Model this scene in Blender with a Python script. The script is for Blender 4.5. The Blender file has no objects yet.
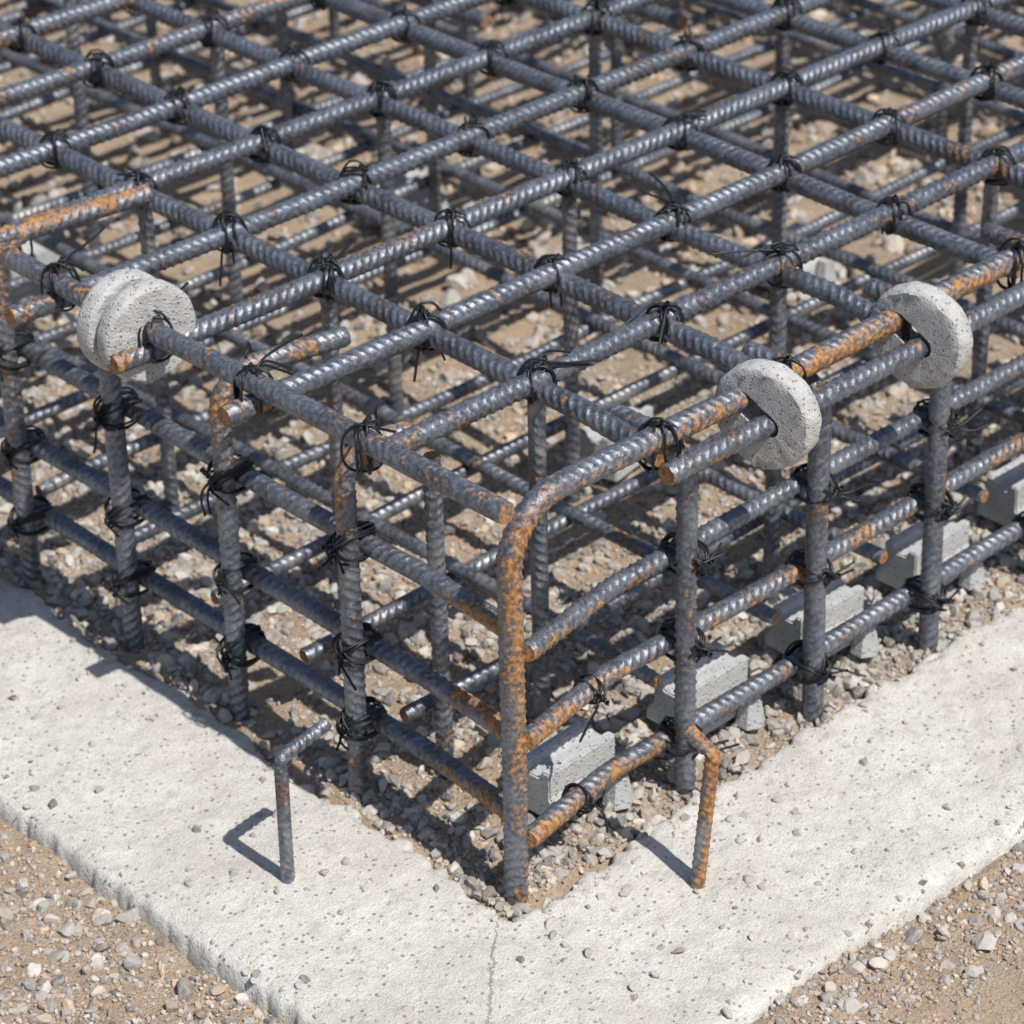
import bpy, numpy as np, math
from mathutils import Matrix
rng=np.random.default_rng(11)
sc=bpy.context.scene
# ---------------------------------------------------------------- camera
BETA,THETA,ROLL,F=0.82304,0.53787,-0.02044,2960.0
H=0.4533; X0,Y0,SX,SY=0.017,0.0066,0.1893,0.1686
CP=np.array([-1.6497,-1.7847,1.9033])
fw=np.array([math.cos(THETA)*math.cos(BETA),math.cos(THETA)*math.sin(BETA),-math.sin(THETA)])
r_=np.array([math.sin(BETA),-math.cos(BETA),0]); u_=np.cross(r_,fw)
R=r_*math.cos(ROLL)+u_*math.sin(ROLL); U=-r_*math.sin(ROLL)+u_*math.cos(ROLL)
cd=bpy.data.cameras.new("camera"); co=bpy.data.objects.new("camera",cd); sc.collection.objects.link(co); sc.camera=co
co.matrix_world=Matrix([[R[0],U[0],-fw[0],CP[0]],[R[1],U[1],-fw[1],CP[1]],[R[2],U[2],-fw[2],CP[2]],[0,0,0,1]])
cd.lens=36*F/1024; cd.clip_start=0.05; cd.clip_end=1500
cd.dof.use_dof=True; cd.dof.focus_distance=2.85; cd.dof.aperture_fstop=8.0
# ---------------------------------------------------------------- light
sd=np.array([0.0,-1.0,0]); EL=math.radians(57)
S=np.array([sd[0]*math.cos(EL),sd[1]*math.cos(EL),math.sin(EL)])
ld=bpy.data.lights.new("sun","SUN"); ld.energy=5.0; ld.angle=math.radians(0.5); ld.color=(1,0.96,0.90)
lo=bpy.data.objects.new("sun",ld); sc.collection.objects.link(lo)
from mathutils import Vector
lo.rotation_mode='QUATERNION'; lo.rotation_quaternion=Vector(S).to_track_quat('Z','Y'); lo.location=(0,-3,6)
w=bpy.data.worlds.new("World"); sc.world=w; w.use_nodes=True
nt=w.node_tree; bg=nt.nodes['Background']; sk=nt.nodes.new('ShaderNodeTexSky'); sk.sky_type='NISHITA'; sk.sun_disc=False
sk.sun_elevation=EL; sk.sun_rotation=math.atan2(sd[0],sd[1]); nt.links.new(sk.outputs[0],bg.inputs[0]); bg.inputs[1].default_value=0.105
sc.view_settings.view_transform='Standard'; sc.view_settings.look='None'; sc.view_settings.exposure=0
# ---------------------------------------------------------------- numpy noise
_tab=np.random.default_rng(3).random((256,256))
def vn(x,y,s,o=0):
    x=x/s+o*17.3+500; y=y/s+o*9.1+500
    xi=np.floor(x).astype(int); yi=np.floor(y).astype(int); fx=x-xi; fy=y-yi
    fx=fx*fx*(3-2*fx); fy=fy*fy*(3-2*fy)
    a=_tab[xi%256,yi%256];b=_tab[(xi+1)%256,yi%256];c=_tab[xi%256,(yi+1)%256];d=_tab[(xi+1)%256,(yi+1)%256]
    return (a*(1-fx)+b*fx)*(1-fy)+(c*(1-fx)+d*fx)*fy-0.5
# ---------------------------------------------------------------- node helpers
class MT:
    def __init__(s,name):
        s.m=bpy.data.materials.new(name); s.m.use_nodes=True; s.t=s.m.node_tree; s.n=s.t.nodes; s.b=s.n['Principled BSDF']
        s.co=s.n.new('ShaderNodeTexCoord').outputs['Object']
    def l(s,a,b): s.t.links.new(a,b)
    def noise(s,scale,det=4,rough=.55,dist=0,vec=None):
        n=s.n.new('ShaderNodeTexNoise'); n.inputs['Scale'].default_value=scale; n.inputs['Detail'].default_value=det
        n.inputs['Roughness'].default_value=rough; n.inputs['Distortion'].default_value=dist; s.l(vec or s.co,n.inputs['Vector']); return n.outputs['Fac']
    def vor(s,scale,feat='F1',rand=1):
        n=s.n.new('ShaderNodeTexVoronoi'); n.feature=feat; n.inputs['Scale'].default_value=scale; s.l(s.co,n.inputs['Vector']); return n.outputs['Distance']
    def ramp(s,fac,a,b,ca=(0,0,0,1),cb=(1,1,1,1)):
        n=s.n.new('ShaderNodeMapRange'); n.inputs[1].default_value=a;n.inputs[2].default_value=b; n.clamp=True; s.l(fac,n.inputs[0]); return n.outputs[0]
    def math(s,op,a,b=None,c=None):
        n=s.n.new('ShaderNodeMath'); n.operation=op
        for k,v in enumerate((a,b,c)):
            if v is None: continue
            if isinstance(v,(int,float)): n.inputs[k].default_value=v
            else: s.l(v,n.inputs[k])
        return n.outputs[0]
    def mix(s,f,a,b,mode='MIX'):
        n=s.n.new('ShaderNodeMix'); n.data_type='RGBA'; n.blend_type=mode
        for k,v in ((0,f),(6,a),(7,b)):
            if isinstance(v,(int,float)): n.inputs[k].default_value=v
            elif isinstance(v,tuple): n.inputs[k].default_value=(*v,1)
            else: s.l(v,n.inputs[k])
        return n.outputs[2]
    def attr(s,name):
        n=s.n.new('ShaderNodeAttribute'); n.attribute_name=name; return n.outputs['Fac']
    def bump(s,h,st,dist):
        n=s.n.new('ShaderNodeBump'); n.inputs['Strength'].default_value=st; n.inputs['Distance'].default_value=dist; s.l(h,n.inputs['Height']); s.l(n.outputs[0],s.b.inputs['Normal'])
    def col(s,c): s.l(c,s.b.inputs['Base Color'])
def steel(name,dust):
    m=MT(name); ru=m.attr('rust')
    n1=m.noise(21,4,.68,.8); n2=m.noise(190,3,.68)
    base=m.mix(m.ramp(n2,.3,.7),(0.070,0.082,0.106),(0.25,0.275,0.32))
    base=m.mix(m.ramp(n1,.50,.68),base,(0.080,0.086,0.098))
    base=m.mix(m.math('MULTIPLY',m.ramp(n1,.50,.28),dust),base,(0.40,0.38,0.35))
    f=m.math('ADD',m.math('MULTIPLY',n1,.66),m.math('MULTIPLY',n2,.34))
    f=m.math('ADD',f,m.math('MULTIPLY',ru,.27))
    mask=m.math('MULTIPLY',m.ramp(f,.595,.72),.92)
    rc=m.mix(m.ramp(n2,.38,.64),(0.15,0.075,0.038),(0.50,0.235,0.058))
    rc=m.mix(m.ramp(f,.80,.92),rc,(0.27,0.15,0.085))
    m.col(m.mix(mask,base,rc))
    m.l(m.math('MULTIPLY',m.math('SUBTRACT',1,mask),.6),m.b.inputs['Metallic'])
    m.l(m.math('ADD',m.math('MULTIPLY',mask,.3),m.math('ADD',m.math('MULTIPLY',n2,.30),.27)),m.b.inputs['Roughness'])
    m.bump(n2,.7,.0017)
    return m.m
M_STEEL=steel('ribbed_steel',.3); M_STEEL2=steel('dusty_ribbed_steel',.9)
m=MT('annealed_wire'); m.b.inputs['Base Color'].default_value=(0.018,0.020,0.024,1); m.b.inputs['Metallic'].default_value=.4; m.b.inputs['Roughness'].default_value=.42; M_WIRE=m.m
def conc(name,a,b):
    m=MT(name); n=m.noise(60,4,.65); n2=m.noise(420,2)
    c=m.mix(m.ramp(n,.3,.7),a,b); pit=m.ramp(m.vor(170),.12,.28)
    c=m.mix(m.ramp(n2,.3,.7),m.mix(.25,c,(.2,.2,.2)),c)
    c=m.mix(pit,(a[0]*.5,a[1]*.5,a[2]*.5),c); m.col(c); m.b.inputs['Roughness'].default_value=.9
    m.bump(m.math('ADD',m.math('MULTIPLY',pit,.7),m.math('ADD',n,n2)),.7,.003); return m.m
M_DISC=conc('spacer_concrete',(0.38,0.375,0.37),(0.56,0.55,0.53)); M_BLOCK=conc('spacer_block_concrete',(0.42,0.43,0.425),(0.54,0.545,0.54))
# slab concrete with hairline crack
m=MT('rough_concrete')
n=m.noise(6,5,.65,.4); n2=m.noise(45,5,.75); n3=m.noise(380,2,.6)
c=m.mix(m.ramp(n,.32,.60),(0.50,0.475,0.43),(0.61,0.592,0.55)); c=m.mix(m.ramp(n2,.50,.74),c,(0.43,0.405,0.36)); c=m.mix(m.ramp(n3,.36,.56),m.mix(.27,c,(0.17,0.16,0.14)),c)
v=m.vor(95); gate=m.ramp(n2,.47,.56); sp=m.math('MAXIMUM',m.ramp(v,.12,.24),gate); c=m.mix(sp,(0.26,0.245,0.215),c)
sx=m.n.new('ShaderNodeSeparateXYZ'); m.l(m.co,sx.inputs[0])
dd=m.math('SUBTRACT',m.math('MULTIPLY',sx.outputs[0],0.693),m.math('MULTIPLY',sx.outputs[1],0.72))
dd=m.math('ADD',dd,m.math('MULTIPLY',m.math('SUBTRACT',n2,.5),.020)); dd=m.math('ABSOLUTE',m.math('ADD',dd,.018))
near=m.math('LESS_THAN',m.math('ADD',sx.outputs[0],sx.outputs[1]),0.0)
crk=m.math('MULTIPLY',m.math('SUBTRACT',1,m.ramp(dd,.0005,.0016)),near)
c=m.mix(m.math('MULTIPLY',crk,.5),c,(0.16,0.145,0.12)); m.col(c); m.b.inputs['Roughness'].default_value=.95
hh=m.math('ADD',m.math('MULTIPLY',n2,1.5),m.math('ADD',m.math('MULTIPLY',n3,.7),m.math('MULTIPLY',sp,.6))); hh=m.math('SUBTRACT',hh,m.math('MULTIPLY',crk,1.0))
m.bump(hh,.62,.004); M_SLAB=m.m
# earth
m=MT('sandy_earth'); n=m.noise(2.5,2,.6); n2=m.noise(30,4,.7); n3=m.noise(280,3,.7)
c=m.mix(m.ramp(n,.35,.65),(0.45,0.325,0.215),(0.39,0.30,0.22)); c=m.mix(m.ramp(n2,.35,.7),c,(0.55,0.435,0.315)); c=m.mix(m.ramp(n3,.45,.75),c,(0.26,0.19,0.14))
m.col(c); m.b.inputs['Roughness'].default_value=1; m.bump(m.math('ADD',n2,m.math('MULTIPLY',n3,1.3)),.9,.006); M_EARTH=m.m
# gravel
m=MT('crushed_stone'); t=m.attr('tone'); t2=m.attr('warm'); n=m.noise(130,3,.6)
g=m.mix(t,(0.11,0.11,0.115),(0.54,0.52,0.49)); wv=m.mix(t,(0.25,0.17,0.115),(0.62,0.48,0.35)); c=m.mix(m.ramp(t2,.45,.9),g,wv)
c=m.mix(m.ramp(n,.42,.8),c,(0.45,0.37,0.28)); m.col(c); m.b.inputs['Roughness'].default_value=.88; m.bump(n,.5,.002); M_STONE=m.m
# ---------------------------------------------------------------- mesh builders
class Buf:
    def __init__(s): s.V=[];s.Q=[];s.A={};s.n=0
    def add(s,V,Q,**at):
        s.V.append(V); s.Q.append(np.asarray(Q)+s.n); s.n+=len(V)
        for k,v in at.items(): s.A.setdefault(k,[]).append(np.broadcast_to(np.asarray(v,float),(len(V),)))
    def obj(s,name,mat,parent=None,smooth=True):
        V=np.concatenate(s.V); Q=np.concatenate(s.Q); me=bpy.data.meshes.new(name); me.from_pydata(V.tolist(),[],Q.tolist())
        for k,v in s.A.items():
            a=me.attributes.new(k,'FLOAT','POINT'); a.data.foreach_set('value',np.concatenate(v).astype(np.float32))
        if smooth: me.polygons.foreach_set('use_smooth',np.ones(len(me.polygons),bool))
        me.materials.append(mat); me.update(); o=bpy.data.objects.new(name,me); sc.collection.objects.link(o)
        if parent: o.parent=parent
        return o
def empty(name):
    o=bpy.data.objects.new(name,None); sc.collection.objects.link(o); o.empty_display_size=.1; return o
def fillet(pts,rad,n=11):
    P=[np.array(p,float) for p in pts]; out=[P[0]]
    for k in range(1,len(P)-1):
        a=P[k-1]-P[k]; b=P[k+1]-P[k]; la,lb=np.linalg.norm(a),np.linalg.norm(b); a/=la;b/=lb
        ang=math.acos(np.clip(-a@b,-1,1)); t=min(rad*math.tan(ang/2),la*.48,lb*.48); s_=P[k]+a*t; e=P[k]+b*t
        bis=a+b; bis/=np.linalg.norm(bis); rr=t/math.tan(ang/2); cc=P[k]+bis*math.hypot(rr,t)
        v0=(s_-cc)/rr; v1=(e-cc)/rr
        for q in np.linspace(0,1,n):
            om=math.acos(np.clip(v0@v1,-1,1)); out.append(cc+rr*(math.sin((1-q)*om)*v0+math.sin(q*om)*v1)/math.sin(om))
    out.append(P[-1]); return np.array(out)
def frames(P):
    T=np.gradient(P,axis=0); T/=np.linalg.norm(T,axis=1)[:,None]
    N=np.zeros_like(P); a=np.array([0,0,1.]) if abs(T[0][2])<.8 else np.array([1.,0,0])
    a=a-T[0]*(a@T[0]); a/=np.linalg.norm(a)
    for k in range(len(P)):
        a=a-T[k]*(a@T[k]); a/=math.sqrt(a@a); N[k]=a
    return T,N,np.cross(T,N)
def rebar(buf,path,r=.0115,pitch=.0120,rib=.0012,M=14,rust=0.,wob=.0012,sl=.62,rustend=0.0):
    path=np.asarray(path,float); seg=np.linalg.norm(np.diff(path,axis=0),axis=1); s=np.concatenate([[0],np.cumsum(seg)]); Lt=s[-1]
    ph=np.array([0,.52,.66,.86])*pitch; nb=int(Lt/pitch)
    S_=(np.arange(nb)[:,None]*pitch+ph[None]).ravel()+.002; kind=np.tile([0,0,1,1],nb); S_=np.concatenate([[0],S_[S_<Lt-.003],[Lt]]); kind=np.concatenate([[0],kind[:len(S_)-2],[0]])
    P=np.stack([np.interp(S_,s,path[:,k]) for k in range(3)],1)
    if wob>0 and Lt>.3:
        o=rng.random(3)*60
        for k in range(3): P[:,k]+=wob*(np.sin(S_*4.1+o[k])+.7*np.sin(S_*9.3+o[k]*2))
    T,N,B=frames(P)
    phi=np.arange(M)/M*2*math.pi; rot=rng.random()*6.28; sgn=1
    off=np.where(phi<math.pi,phi-math.pi/2,1.5*math.pi-phi)*r*sl
    cr=np.clip(np.abs(np.sin(phi))*1.9,0,1); lr=(np.abs(np.sin(phi))<.2)*.0009
    tap=np.clip(np.minimum(S_,Lt-S_)/.02,0,1)
    hv=1+.3*np.sin(S_*37+rot)*np.sin(S_*11)
    rad=r+(kind*hv)[:,None]*rib*cr[None]+lr[None]
    rad=rad*np.where((S_==0)|(S_==Lt),.93,1)[:,None]
    c=np.cos(phi+rot)[None,:,None]; s2=np.sin(phi+rot)[None,:,None]
    V=P[:,None]+rad[:,:,None]*(c*N[:,None]+s2*B[:,None])+(off[None]*tap[:,None])[:,:,None]*T[:,None]
    n=len(P); V=V.reshape(-1,3); i=np.arange(n-1)[:,None]*M; k=np.arange(M)[None]; k2=(k+1)%M
    Q=np.stack([i+k,i+k2,i+M+k2,i+M+k],-1).reshape(-1,4)
    rv=rust if np.isscalar(rust) else np.interp(S_,*rust)
    side_=np.clip(.75+.55*np.cos(phi+rng.random()*6.28),0,1.3)   # rust heavier on one flank of the bar
    rr=(np.broadcast_to(rv,(n,))[:,None]*side_[None]).ravel()
    if rustend: rr=np.maximum(rr,np.repeat(np.clip(1-S_/.12,0,1)*rustend,M))
    buf.add(V,Q,rust=rr)
    for e in (0,n-1):
        ring=V[e*M:(e+1)*M]; VV=np.concatenate([ring,[ring.mean(0)]]); q=[]
        for a in range(0,M,2):
            t=[M,a,(a+1)%M,(a+2)%M]; q.append(t if e else t[::-1])
        buf.add(VV,q,rust=.9)
def wire(buf,P,r=.0015,M=6,closed=False):
    P=np.asarray(P,float)
    if closed: P=np.concatenate([P,P[:1]])
    T,N,B=frames(P); phi=np.arange(M)/M*2*math.pi
    V=(P[:,None]+r*(np.cos(phi)[None,:,None]*N[:,None]+np.sin(phi)[None,:,None]*B[:,None])).reshape(-1,3)
    n=len(P); i=np.arange(n-1)[:,None]*M; k=np.arange(M)[None]; k2=(k+1)%M
    buf.add(V,np.stack([i+k,i+k2,i+M+k2,i+M+k],-1).reshape(-1,4))
def nrm(v): v=np.array(v,float); return v/np.linalg.norm(v)
def tie(buf,c,d1,d2,n,r=.0115,loops=4,tails=3,tdir=None,tl=.05,both=True,hgt=2.12,spread=.005):
    c=np.array(c,float); d1,d2,n=nrm(d1),nrm(d2),nrm(n)
    for q in range(loops):
        sg=1 if (q%2==0 or not both) else -1
        if rng.random()<.25: sg=-sg
        e=nrm(d1+sg*d2*rng.uniform(.7,1.35)); f=nrm(np.cross(e,n)); t=np.linspace(0,2*math.pi,26)[:-1]
        ca,sa=np.cos(t),np.sin(t); a=r*rng.uniform(1.58,1.85); b=r*rng.uniform(hgt,hgt+.18)
        x=a*np.sign(ca)*np.abs(ca)**.75; y=b*np.sign(sa)*np.abs(sa)**.8
        o=rng.uniform(-spread,spread); sl=rng.uniform(-.006,.006)
        P=c+x[:,None]*e+y[:,None]*n+(o+sl*ca+rng.normal(0,.0004,25))[:,None]*f
        if rng.random()<.25: P+= (np.clip(sa,0,1)**4*rng.uniform(.003,.010))[:,None]*n
        wire(buf,P,closed=True)
    top=c+n*r*hgt
    for q in range(tails):
        d=nrm((tdir if tdir is not None else np.array([0,0,-.7]))+rng.normal(0,.22,3)); L=tl*rng.uniform(.5,1.3); u=np.linspace(0,1,9)
        side=nrm(rng.normal(0,1,3)); st=top+rng.normal(0,.003,3); out=n*.007*rng.uniform(.6,1.4)
        P=st+np.outer(np.sin(np.clip(u*3,0,1)*math.pi/2),out)+np.outer(u**1.2*L,d)+np.outer(np.sin(u*3+q)*.004,side)
        wire(buf,P)
    if tails:
        u=np.linspace(0,1,20); d=nrm(n*.5+(tdir if tdir is not None else 0)+rng.normal(0,.4,3)); a=nrm(np.cross(d,[.3,.5,.8])); b=np.cross(d,a)
        for s_ in (0,math.pi):
            wire(buf,top+np.outer((u-.3)*.022,d)+.0018*(np.cos(u*15+s_)[:,None]*a+np.sin(u*15+s_)[:,None]*b))
# ---------------------------------------------------------------- rebar cage
cage=empty('rebar_cage'); X=np.array([1.,0,0]);Y=np.array([0,1.,0]);Z=np.array([0,0,1.])
LX,LY=2.75,2.75; D2=.0240; DA=.010
top=Buf(); NI,NJ=14,16
jend={1:-.03,2:-.075,3:-.085,4:-.10,5:-.05}
for j in range(1,NJ):
    y=Y0+j*SY+rng.normal(0,.002); ru={1:([0,.1,.3,.6],[.35,.2,.05,.1]),2:([0,.3,.6,.9,1.2,1.5],[.2,.1,.0,.1,.3,.1]),3:([0,.25,.45,.7,1.2],[.5,.25,.5,.05,.2]),4:.05,5:([0,.2,.5],[.85,.25,0]),6:.1,7:([0,.5,.9,1.5],[.1,.2,.5,.2]),8:.4}.get(j,rng.choice([0,.15,.35]))
    rebar(top,[(jend.get(j,-.06+rng.normal(0,.02)),y,H),(LX,y+rng.normal(0,.004),H)],rust=ru,rustend=.4 if j<5 else 0)
for i in range(1,NI):
    x=X0+i*SX+rng.normal(0,.002); rebar(top,[(x,-.005,H-DA-(.010 if i<4 else 0)),(x,.10,H-DA),(x+rng.normal(0,.004),LY,H-DA)],rust=rng.choice([0,.05,.15]))
rebar(top,[(-.03,-.032,H+D2),(-.034,.83,H+D2-.002)],rust=([0,.05,.3,.83],[.4,.2,.12,.3]),rib=.0008)
rebar(top,fillet([(0,0,-.03),(0,0,H),(LX,0,H)],.068),r=.0124,rust=([0,.1,.3,.40,.48,.6,.8,1.2,2],[.48,.36,.58,.66,.50,.34,.66,.5,.15]))
rebar(top,[(.185,-.033,H-.021),(LX,-.036,H-.021)],rust=.16,rustend=.4)
for i in (5,6,8,10): rebar(top,[(X0+i*SX+.03,.9+.1*(i%3),H-.085),(X0+i*SX+.03,LY,H-.085)],rust=.05)
top.obj('top_mat_bars',M_STEEL,cage)
side=Buf()
LYs=[.2501,.4528,.6532,.8543,1.055,1.255,1.455,1.66,1.86,2.06,2.26]; RXs=[.2566,.4597,.664,.868,1.07,1.275,1.48,1.68,1.89,2.09,2.3]
for k,y in enumerate(LYs):
    leg=[.09,.16,.09,.20][k%4]
    zt=[H-.030,H-.024,H-.026,H+.002][k%4]
    rebar(side,fillet([(0,y,-.04),(0.004,y,zt),(leg,y-.03,zt)],.048),r=.0112,rust=([0,.3,.44,.55,.7],[[.15,.15,.7,.6,.1],[.05,.1,.5,.35,0],[.0,.05,.1,.1,0],[.1,.3,.5,.7,.6]][k%4]))
for k,x in enumerate(RXs):
    rebar(side,fillet([(x,0,-.04),(x-.01,-.002,H-D2*1.1),(x-.016,.10,H-D2*1.1)],.045),r=.0112,rust=[.1,.3,.1][k%3])
ZL=[.3062,.1794,.0833]; ZR=[.2876,.181,.0568]
for k,z in enumerate(ZL):
    rebar(side,fillet([(0.013,.013,z-.002),(.017,.05,z-.001),(.0235,.16,z),(.0235,LY,z)],.25),r=.0103,rust=([0,.06,.12,.25],[.8,.55,.15,0.0]))
for k,z in enumerate(ZR):
    rebar(side,fillet([(.010,-.010,z+.006),(.06,.004,z+.001),(.16,.0235,z),(LX,.0235,z)],.25),r=.0103,rust=([0,.12,.20,.45,.8,1.2],[.74,.55,.22,[.1,.35,.2][k],.2,.4]))
side.obj('side_stirrups_and_rails',M_STEEL,cage)
bot=Buf(); ZB=.085
for j in range(1,17):
    rebar(bot,[(.05,.06+j*.166,ZB),(LX,.06+j*.166,ZB)],r=.0082,pitch=.012,M=10,rust=rng.choice([0,.1,.25]),rib=.0012,wob=.003)
for i in range(1,15):
    rebar(bot,[(.08+i*.186,.05,ZB+.018),(.08+i*.186,LY,ZB+.018)],r=.0082,pitch=.012,M=10,rust=rng.choice([0,.1,.2]),rib=.0012,wob=.003)
for i in range(1,13,2):
    for j in range(1,14,2):
        rebar(bot,[(X0+i*SX+.022,Y0+j*SY+.022,-.03),(X0+i*SX+.020,Y0+j*SY+.022,H-.02)],r=.0090,pitch=.012,M=10,rust=.1,rib=.0012,wob=0)
rebar(bot,[(.085,.20,-.03),(.08,.20,H-.05)],r=.009,pitch=.012,M=10,rust=.2,rib=.0012,wob=0)
bot.obj('inner_and_bottom_bars',M_STEEL2,cage)
tw=Buf()
for i in range(1,NI):
    for j in range(1,NJ):
        if i+j>19: continue
        c=(X0+i*SX,Y0+j*SY,H-DA/2)
        hang=np.array([0,0,-1.]) if rng.random()<.75 else nrm([rng.normal(),rng.normal(),-.2])
        tie(tw,c,X,Y,Z,loops=int(rng.integers(5,9)),tails=int(rng.integers(2,5)) if i+j<12 else 1,tdir=hang,tl=.068 if i+j<6 else .04,hgt=1.62,spread=.009)
for i in range(1,NI): tie(tw,(X0+i*SX,0,H-D2/2),X,Y,Z,r=.0122,loops=6,tails=3,tdir=np.array([.1,.2,-.9]),tl=.045)
for j in range(1,5): tie(tw,(-.03,Y0+j*SY,H+D2/2),X,Y,Z,loops=5,tails=3,tdir=nrm([.9,.4,-.3]),tl=.085,spread=.008)
for y in LYs:
    for z in ZL:
        tie(tw,(.012,y,z),Y,Z,-X,loops=8,tails=2,tdir=nrm([-.25,-.7,-.2]),tl=.032,spread=.008)
        if z==ZL[0]: tie(tw,(.012,y,z+.004),Y,Z,-X,loops=2,tails=1,r=.0122,tl=.04)
for x in RXs:
    for z in ZR: tie(tw,(x,.012,z),X,Z,-Y,loops=8,tails=2,tdir=nrm([.8,-.2,.1]),tl=.034,spread=.008)
for p_ in [(.10,.012,ZR[2]),(.125,.018,ZR[1])]: tie(tw,p_,X,Z,-Y,r=.0075,loops=3,tails=1)
for y in LYs: tie(tw,(.05,y+.0,H-.026),X,Y,Z,r=.010,loops=1,tails=0)
tw.obj('tie_wires',M_WIRE,cage)
# ---------------------------------------------------------------- wheel spacers
import bmesh
def wheel(center,axis,capdir,Rr=.056,th=.026,hr=.0145,hl=0.0,off=(0,0),seed=0):
    axis=nrm(axis); v=nrm(capdir); v=nrm(v-axis*(v@axis)); h=np.cross(v,axis); n=56
    bm=bmesh.new(); t=np.linspace(0,2*math.pi,n,endpoint=False); rg=np.random.default_rng(seed)
    k=1+.008*np.sin(3*t+seed)+.006*np.sin(11*t+seed*2)+rg.normal(0,.005,n)
    def ring(rad,z,kk): return [bm.verts.new((rad*kk[i]*math.sin(t[i]),rad*kk[i]*math.cos(t[i]),z+rg.normal(0,.0005))) for i in range(n)]
    def hring(z,g): return [bm.verts.new((off[0]+(hr+g)*math.sin(a),off[1]+(hr+g)*math.cos(a)+(hl if math.cos(a)>0 else -hl),z)) for a in t]
    one=np.ones(n); hw=th/2
    seq=[hring(-hw,0.0),ring(Rr*.80,-hw,one),ring(Rr-.004,-hw,k),ring(Rr-.001,-hw+.0025,k),ring(Rr,-hw+.006,k),ring(Rr,hw-.006,k),ring(Rr-.001,hw-.0025,k),ring(Rr-.004,hw,k),ring(Rr*.8,hw,one),hring(hw,0.0)]
    seq.append(seq[0])
    for a,b in zip(seq[:-1],seq[1:]):
        for i in range(n): bm.faces.new((a[i],a[(i+1)%n],b[(i+1)%n],b[i]))
    bmesh.ops.recalc_face_normals(bm,faces=bm.faces)
    me=bpy.data.meshes.new('concrete_wheel_spacer'); bm.to_mesh(me); bm.free(); me.materials.append(M_DISC)
    me.polygons.foreach_set('use_smooth',np.ones(len(me.polygons),bool)); me.set_sharp_from_angle(angle=math.radians(38))
    o=bpy.data.objects.new('concrete_wheel_spacer',me); sc.collection.objects.link(o)
    o.matrix_world=Matrix([[h[q],v[q],axis[q],center[q]] for q in range(3)]+[[0,0,0,1]])
    return o
wheel((.338,-.027,H-.0150),(1,.20,.03),(0,.033,.021),Rr=.058,th=.028,hr=.0128,hl=.0185,off=(0,.008),seed=1)
wheel((.580,-.027,H-.0140),(1,.16,.02),(0,.033,.021),Rr=.058,th=.028,hr=.0128,hl=.0185,off=(0,.008),seed=2)
wheel((-.033,.520,H+D2-.006),(.12,1,.03),(0,0,1),Rr=.056,th=.024,hr=.0125,off=(0,.004),seed=3)
wheel((-.036,.556,H+D2-.006),(-.03,1,.0),(0,0,1),Rr=.056,th=.026,hr=.0125,off=(0,.004),seed=4)
# ---------------------------------------------------------------- block spacers
def block(x,y,rz,L=.105):
    prof=[(-.036,0),(.036,0),(.034,.018),(.024,.028),(.024,.060),(.014,.060),(.007,.050),(-.007,.050),(-.014,.060),(-.024,.060),(-.024,.028),(-.034,.018)]
    bm=bmesh.new(); vs=[bm.verts.new((-L/2,a,b)) for a,b in prof]; f=bm.faces.new(vs); ex=bmesh.ops.extrude_face_region(bm,geom=[f])
    for g_ in ex['geom']:
        if isinstance(g_,bmesh.types.BMVert): g_.co.x+=L
    bmesh.ops.recalc_face_normals(bm,faces=bm.faces); bmesh.ops.bevel(bm,geom=bm.edges[:],offset=.0018,segments=2,affect='EDGES')
    for fx in (L*.30,):
        r=bmesh.ops.create_cone(bm,cap_ends=True,segments=6,radius1=.018,radius2=.011,depth=.035)
        for v in r['verts']: v.co.x+=fx; v.co.y-=.046; v.co.z+=.010
        r=bmesh.ops.create_cube(bm,size=1)
        for v in r['verts']: v.co.x=v.co.x*.02+fx; v.co.y=v.co.y*.03-.034; v.co.z=v.co.z*.012+.012
    me=bpy.data.meshes.new('concrete_block_spacer'); bm.to_mesh(me); bm.free(); me.materials.append(M_BLOCK)
    o=bpy.data.objects.new('concrete_block_spacer',me); sc.collection.objects.link(o); o.location=(x,y,0.006); o.rotation_euler=(0,0,rz)
for x,y,a in [(.150,.078,.05),(.362,.080,.02),(.565,.086,-.03),(.765,.09,.03),(.97,.10,0),(.70,.55,.2),(1.25,.75,.1),(1.0,1.3,.3),(.45,1.5,.1)]: block(x,y,a)
# ---------------------------------------------------------------- bent stakes
def stake(path,rad,r,rust):
    b=Buf(); rebar(b,fillet(path,rad),r=r,pitch=.010,rib=.0009,M=12,rust=rust,wob=0); b.obj('bent_steel_stake',M_STEEL2)
stake([(-.160,.176,-.05),(-.157,.178,.154),(-.095,.176,.168)],.013,.0068,.15)
stake([(.136,-.124,-.05),(.158,-.127,.154),(.150,-.098,.176)],.008,.0078,.62)
# ---------------------------------------------------------------- slab
XI,YI,XO,YO=-.028,-.018,-.292,-.300
def sdf(x,y):
    a=x-XI-.016*y;b=y-YI; k=.035; h=np.clip(.5+.5*(b-a)/k,0,1); sp=a*h+b*(1-h)-k*h*(1-h)
    so=np.minimum(x-XO,y-YO)
    nz=.012*vn(x,y,.11,1)+.012*vn(x,y,.03,2)+.010*vn(x,y,.012,3)
    nz2=.007*vn(x,y,.16,4)+.002*vn(x,y,.04,5)+.005*vn(x,y,.010,6)
    return np.minimum(so+nz2,-sp+nz*1.3)
def slab_h(x,y):
    d=sdf(x,y); t=np.clip((d+.004)/.009,0,1); t=t*t*(3-2*t)
    return -.060*(1-t)-.006*np.exp(-(np.clip(d,0,1)/.012)**2)+ .006*vn(x,y,.16,7)+.0034*vn(x,y,.035,8)+.0016*vn(x,y,.011,9)
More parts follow.
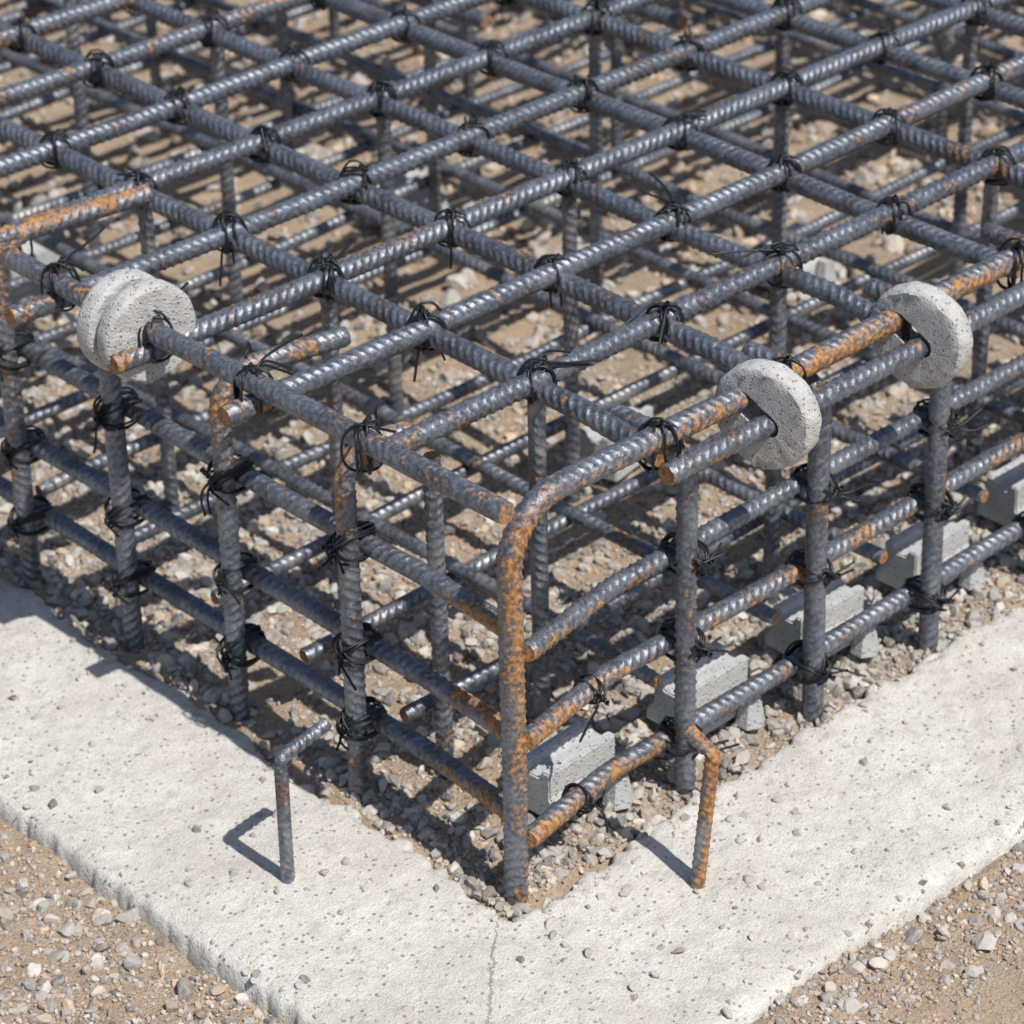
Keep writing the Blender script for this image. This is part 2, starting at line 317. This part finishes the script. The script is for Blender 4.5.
st=.0036; xs=np.arange(-.33,3.2,st)
gx,gy=np.meshgrid(xs,xs,indexing='ij'); d=sdf(gx,gy); keepv=d>-.010
hz=slab_h(gx,gy); idx=-np.ones(gx.shape,int); kq=keepv[:-1,:-1]&keepv[1:,:-1]&keepv[1:,1:]&keepv[:-1,1:]
use=np.zeros_like(keepv); use[:-1,:-1]|=kq;use[1:,:-1]|=kq;use[1:,1:]|=kq;use[:-1,1:]|=kq
idx[use]=np.arange(use.sum()); V=np.stack([gx[use],gy[use],hz[use]],1)
Q=np.stack([idx[:-1,:-1][kq],idx[1:,:-1][kq],idx[1:,1:][kq],idx[:-1,1:][kq]],1)
b=Buf(); b.add(V,Q); b.obj('concrete_blinding_strip',M_SLAB)
# ---------------------------------------------------------------- ground
def gh(x,y):
    inside=(x>XI)&(y>YI); base=np.where(inside,-.011,-.022)
    return base+.014*vn(x,y,.22,11)+.010*vn(x,y,.06,12)+.006*vn(x,y,.022,13)
core=np.arange(-1.3,3.6,.0115); ext=np.cumsum(.012*1.28**np.arange(1,34)); ax=np.concatenate([(-1.3-ext)[::-1],core,core[-1]+ext])
gx,gy=np.meshgrid(ax,ax,indexing='ij'); hz=gh(gx,gy)
dsl=sdf(gx,gy); hz=np.where((dsl>.01)&(gx<3.1)&(gy<3.1),-.045,hz); n=len(ax); ii=np.arange(n*n).reshape(n,n)
b=Buf(); b.add(np.stack([gx,gy,hz],-1).reshape(-1,3),np.stack([ii[:-1,:-1],ii[1:,:-1],ii[1:,1:],ii[:-1,1:]],-1).reshape(-1,4)); b.obj('ground',M_EARTH)
# ---------------------------------------------------------------- stones
def protos(sub,n,cut):
    out=[]
    for k in range(n):
        bm=bmesh.new(); bmesh.ops.create_icosphere(bm,subdivisions=sub,radius=1); V=np.array([v.co[:] for v in bm.verts]); T=np.array([[v.index for v in f.verts] for f in bm.faces]); bm.free()
        for c in range(cut):
            nn=nrm(rng.normal(0,1,3)); dd=rng.uniform(.45,.8); e=V@nn-dd; V=V-np.clip(e,0,None)[:,None]*nn
        V+=rng.normal(0,.04,V.shape); V*=np.array([1,rng.uniform(.65,.95),rng.uniform(.45,.75)]); out.append((V,T))
    return out
PA=protos(2,16,9); PB=protos(1,10,3)
def scatter(buf,P,size,pr,warm,tone=None):
    n=len(P); q=rng.normal(0,1,(n,4)); q/=np.linalg.norm(q,axis=1)[:,None]; 
    flat=rng.random(n)<.6; q[flat,1:3]*=.25; q/=np.linalg.norm(q,axis=1)[:,None]
    w_,x,y,z=q.T
    Rm=np.stack([np.stack([1-2*(y*y+z*z),2*(x*y-z*w_),2*(x*z+y*w_)],-1),np.stack([2*(x*y+z*w_),1-2*(x*x+z*z),2*(y*z-x*w_)],-1),np.stack([2*(x*z-y*w_),2*(y*z+x*w_),1-2*(x*x+y*y)],-1)],1)
    pid=rng.integers(0,len(pr),n); tn=np.clip(rng.normal(.5,.28,n),0,1) if tone is None else tone(n); wm=np.clip(rng.random(n)+warm,0,1)
    for k,(V,T) in enumerate(pr):
        s=np.where(pid==k)[0]
        if len(s)==0: continue
        VV=np.einsum('nij,vj->nvi',Rm[s]*size[s,None,None],V)+P[s][:,None]
        TT=(T[None]+(np.arange(len(s))*len(V))[:,None,None]).reshape(-1,3)
        buf.add(VV.reshape(-1,3),TT,tone=np.repeat(tn[s],len(V)),warm=np.repeat(wm[s],len(V)))
def region(n,t0,t1):
    f2=np.array([math.cos(BETA),math.sin(BETA)]); r2=np.array([math.sin(BETA),-math.cos(BETA)])
    t=rng.uniform(t0,t1,n); l=rng.uniform(-1,1,n)*(t*.24+.15); return CP[:2]+t[:,None]*f2+l[:,None]*r2
gb=Buf()
def place(n,t0,t1,smin,smax,pw,pr,warm,sink=.25,clump=None):
    p=region(n,t0,t1); d=sdf(p[:,0],p[:,1]); ok=d<.001
    if clump is not None: ok&=(vn(p[:,0],p[:,1],.16,21)+.6*vn(p[:,0],p[:,1],.05,22)+clump+rng.normal(0,.14,n)>0)
    p=p[ok]; n=len(p); s=smin+(smax-smin)*rng.random(n)**pw; z=gh(p[:,0],p[:,1])+s*sink
    scatter(gb,np.column_stack([p,z]),s,pr,warm)
place(16000,1.9,3.6,.0035,.012,2.7,PA,-.05,clump=.14,sink=.15)
place(1300,1.9,3.6,.009,.018,2.2,PA,-.15,clump=.05,sink=.2)
place(60000,1.9,3.6,.0013,.0048,1.6,PB,.05,clump=.34)
place(13000,3.6,5.6,.005,.015,2.4,PB,.0,clump=.18)
place(1200,3.6,5.6,.011,.026,2,PA,-.1)
p=rng.uniform([-.03,-.03],[1.7,1.7],(36000,2)); dd=np.minimum(p[:,0]-XI,p[:,1]-YI); ok=(dd<.24+.34*rng.random(len(p)))&(sdf(p[:,0],p[:,1])<0)&(vn(p[:,0],p[:,1],.07,41)+rng.normal(0,.15,len(p))>-.26); p=p[ok]
s=.0028+.0115*rng.random(len(p))**2.9; scatter(gb,np.column_stack([p,gh(p[:,0],p[:,1])+s*.32]),s,PA,-.32)
gb.obj('gravel',M_STONE,smooth=False)
# crumbs lying on the strip
cb=Buf(); p=region(30000,1.9,4.2); d=sdf(p[:,0],p[:,1]); ok=(d>.004)&(rng.random(len(p))<.17+.7*np.exp(-(np.clip(d,0,1)/.035)))&(vn(p[:,0],p[:,1],.1,31)+rng.normal(0,.25,len(p))>-.10); p=p[ok]
s=.0011+.0078*rng.random(len(p))**4.0; scatter(cb,np.column_stack([p,slab_h(p[:,0],p[:,1])+s*.15]),s,PA,-.35,tone=lambda n:np.clip(rng.normal(.6,.28,n),0,1))
p=region(44000,1.9,3.6); d=sdf(p[:,0],p[:,1]); ok=(d>.003)&(rng.random(len(p))<.10+.6*np.exp(-(np.clip(d,0,1)/.03)))&(vn(p[:,0],p[:,1],.06,33)+rng.normal(0,.2,len(p))>0); p=p[ok]
s=.0007+.0014*rng.random(len(p))**2; scatter(cb,np.column_stack([p,slab_h(p[:,0],p[:,1])+s*.2]),s,PB,-.2)
cb.obj('gravel_crumbs',M_STONE,smooth=False)
print('ok')
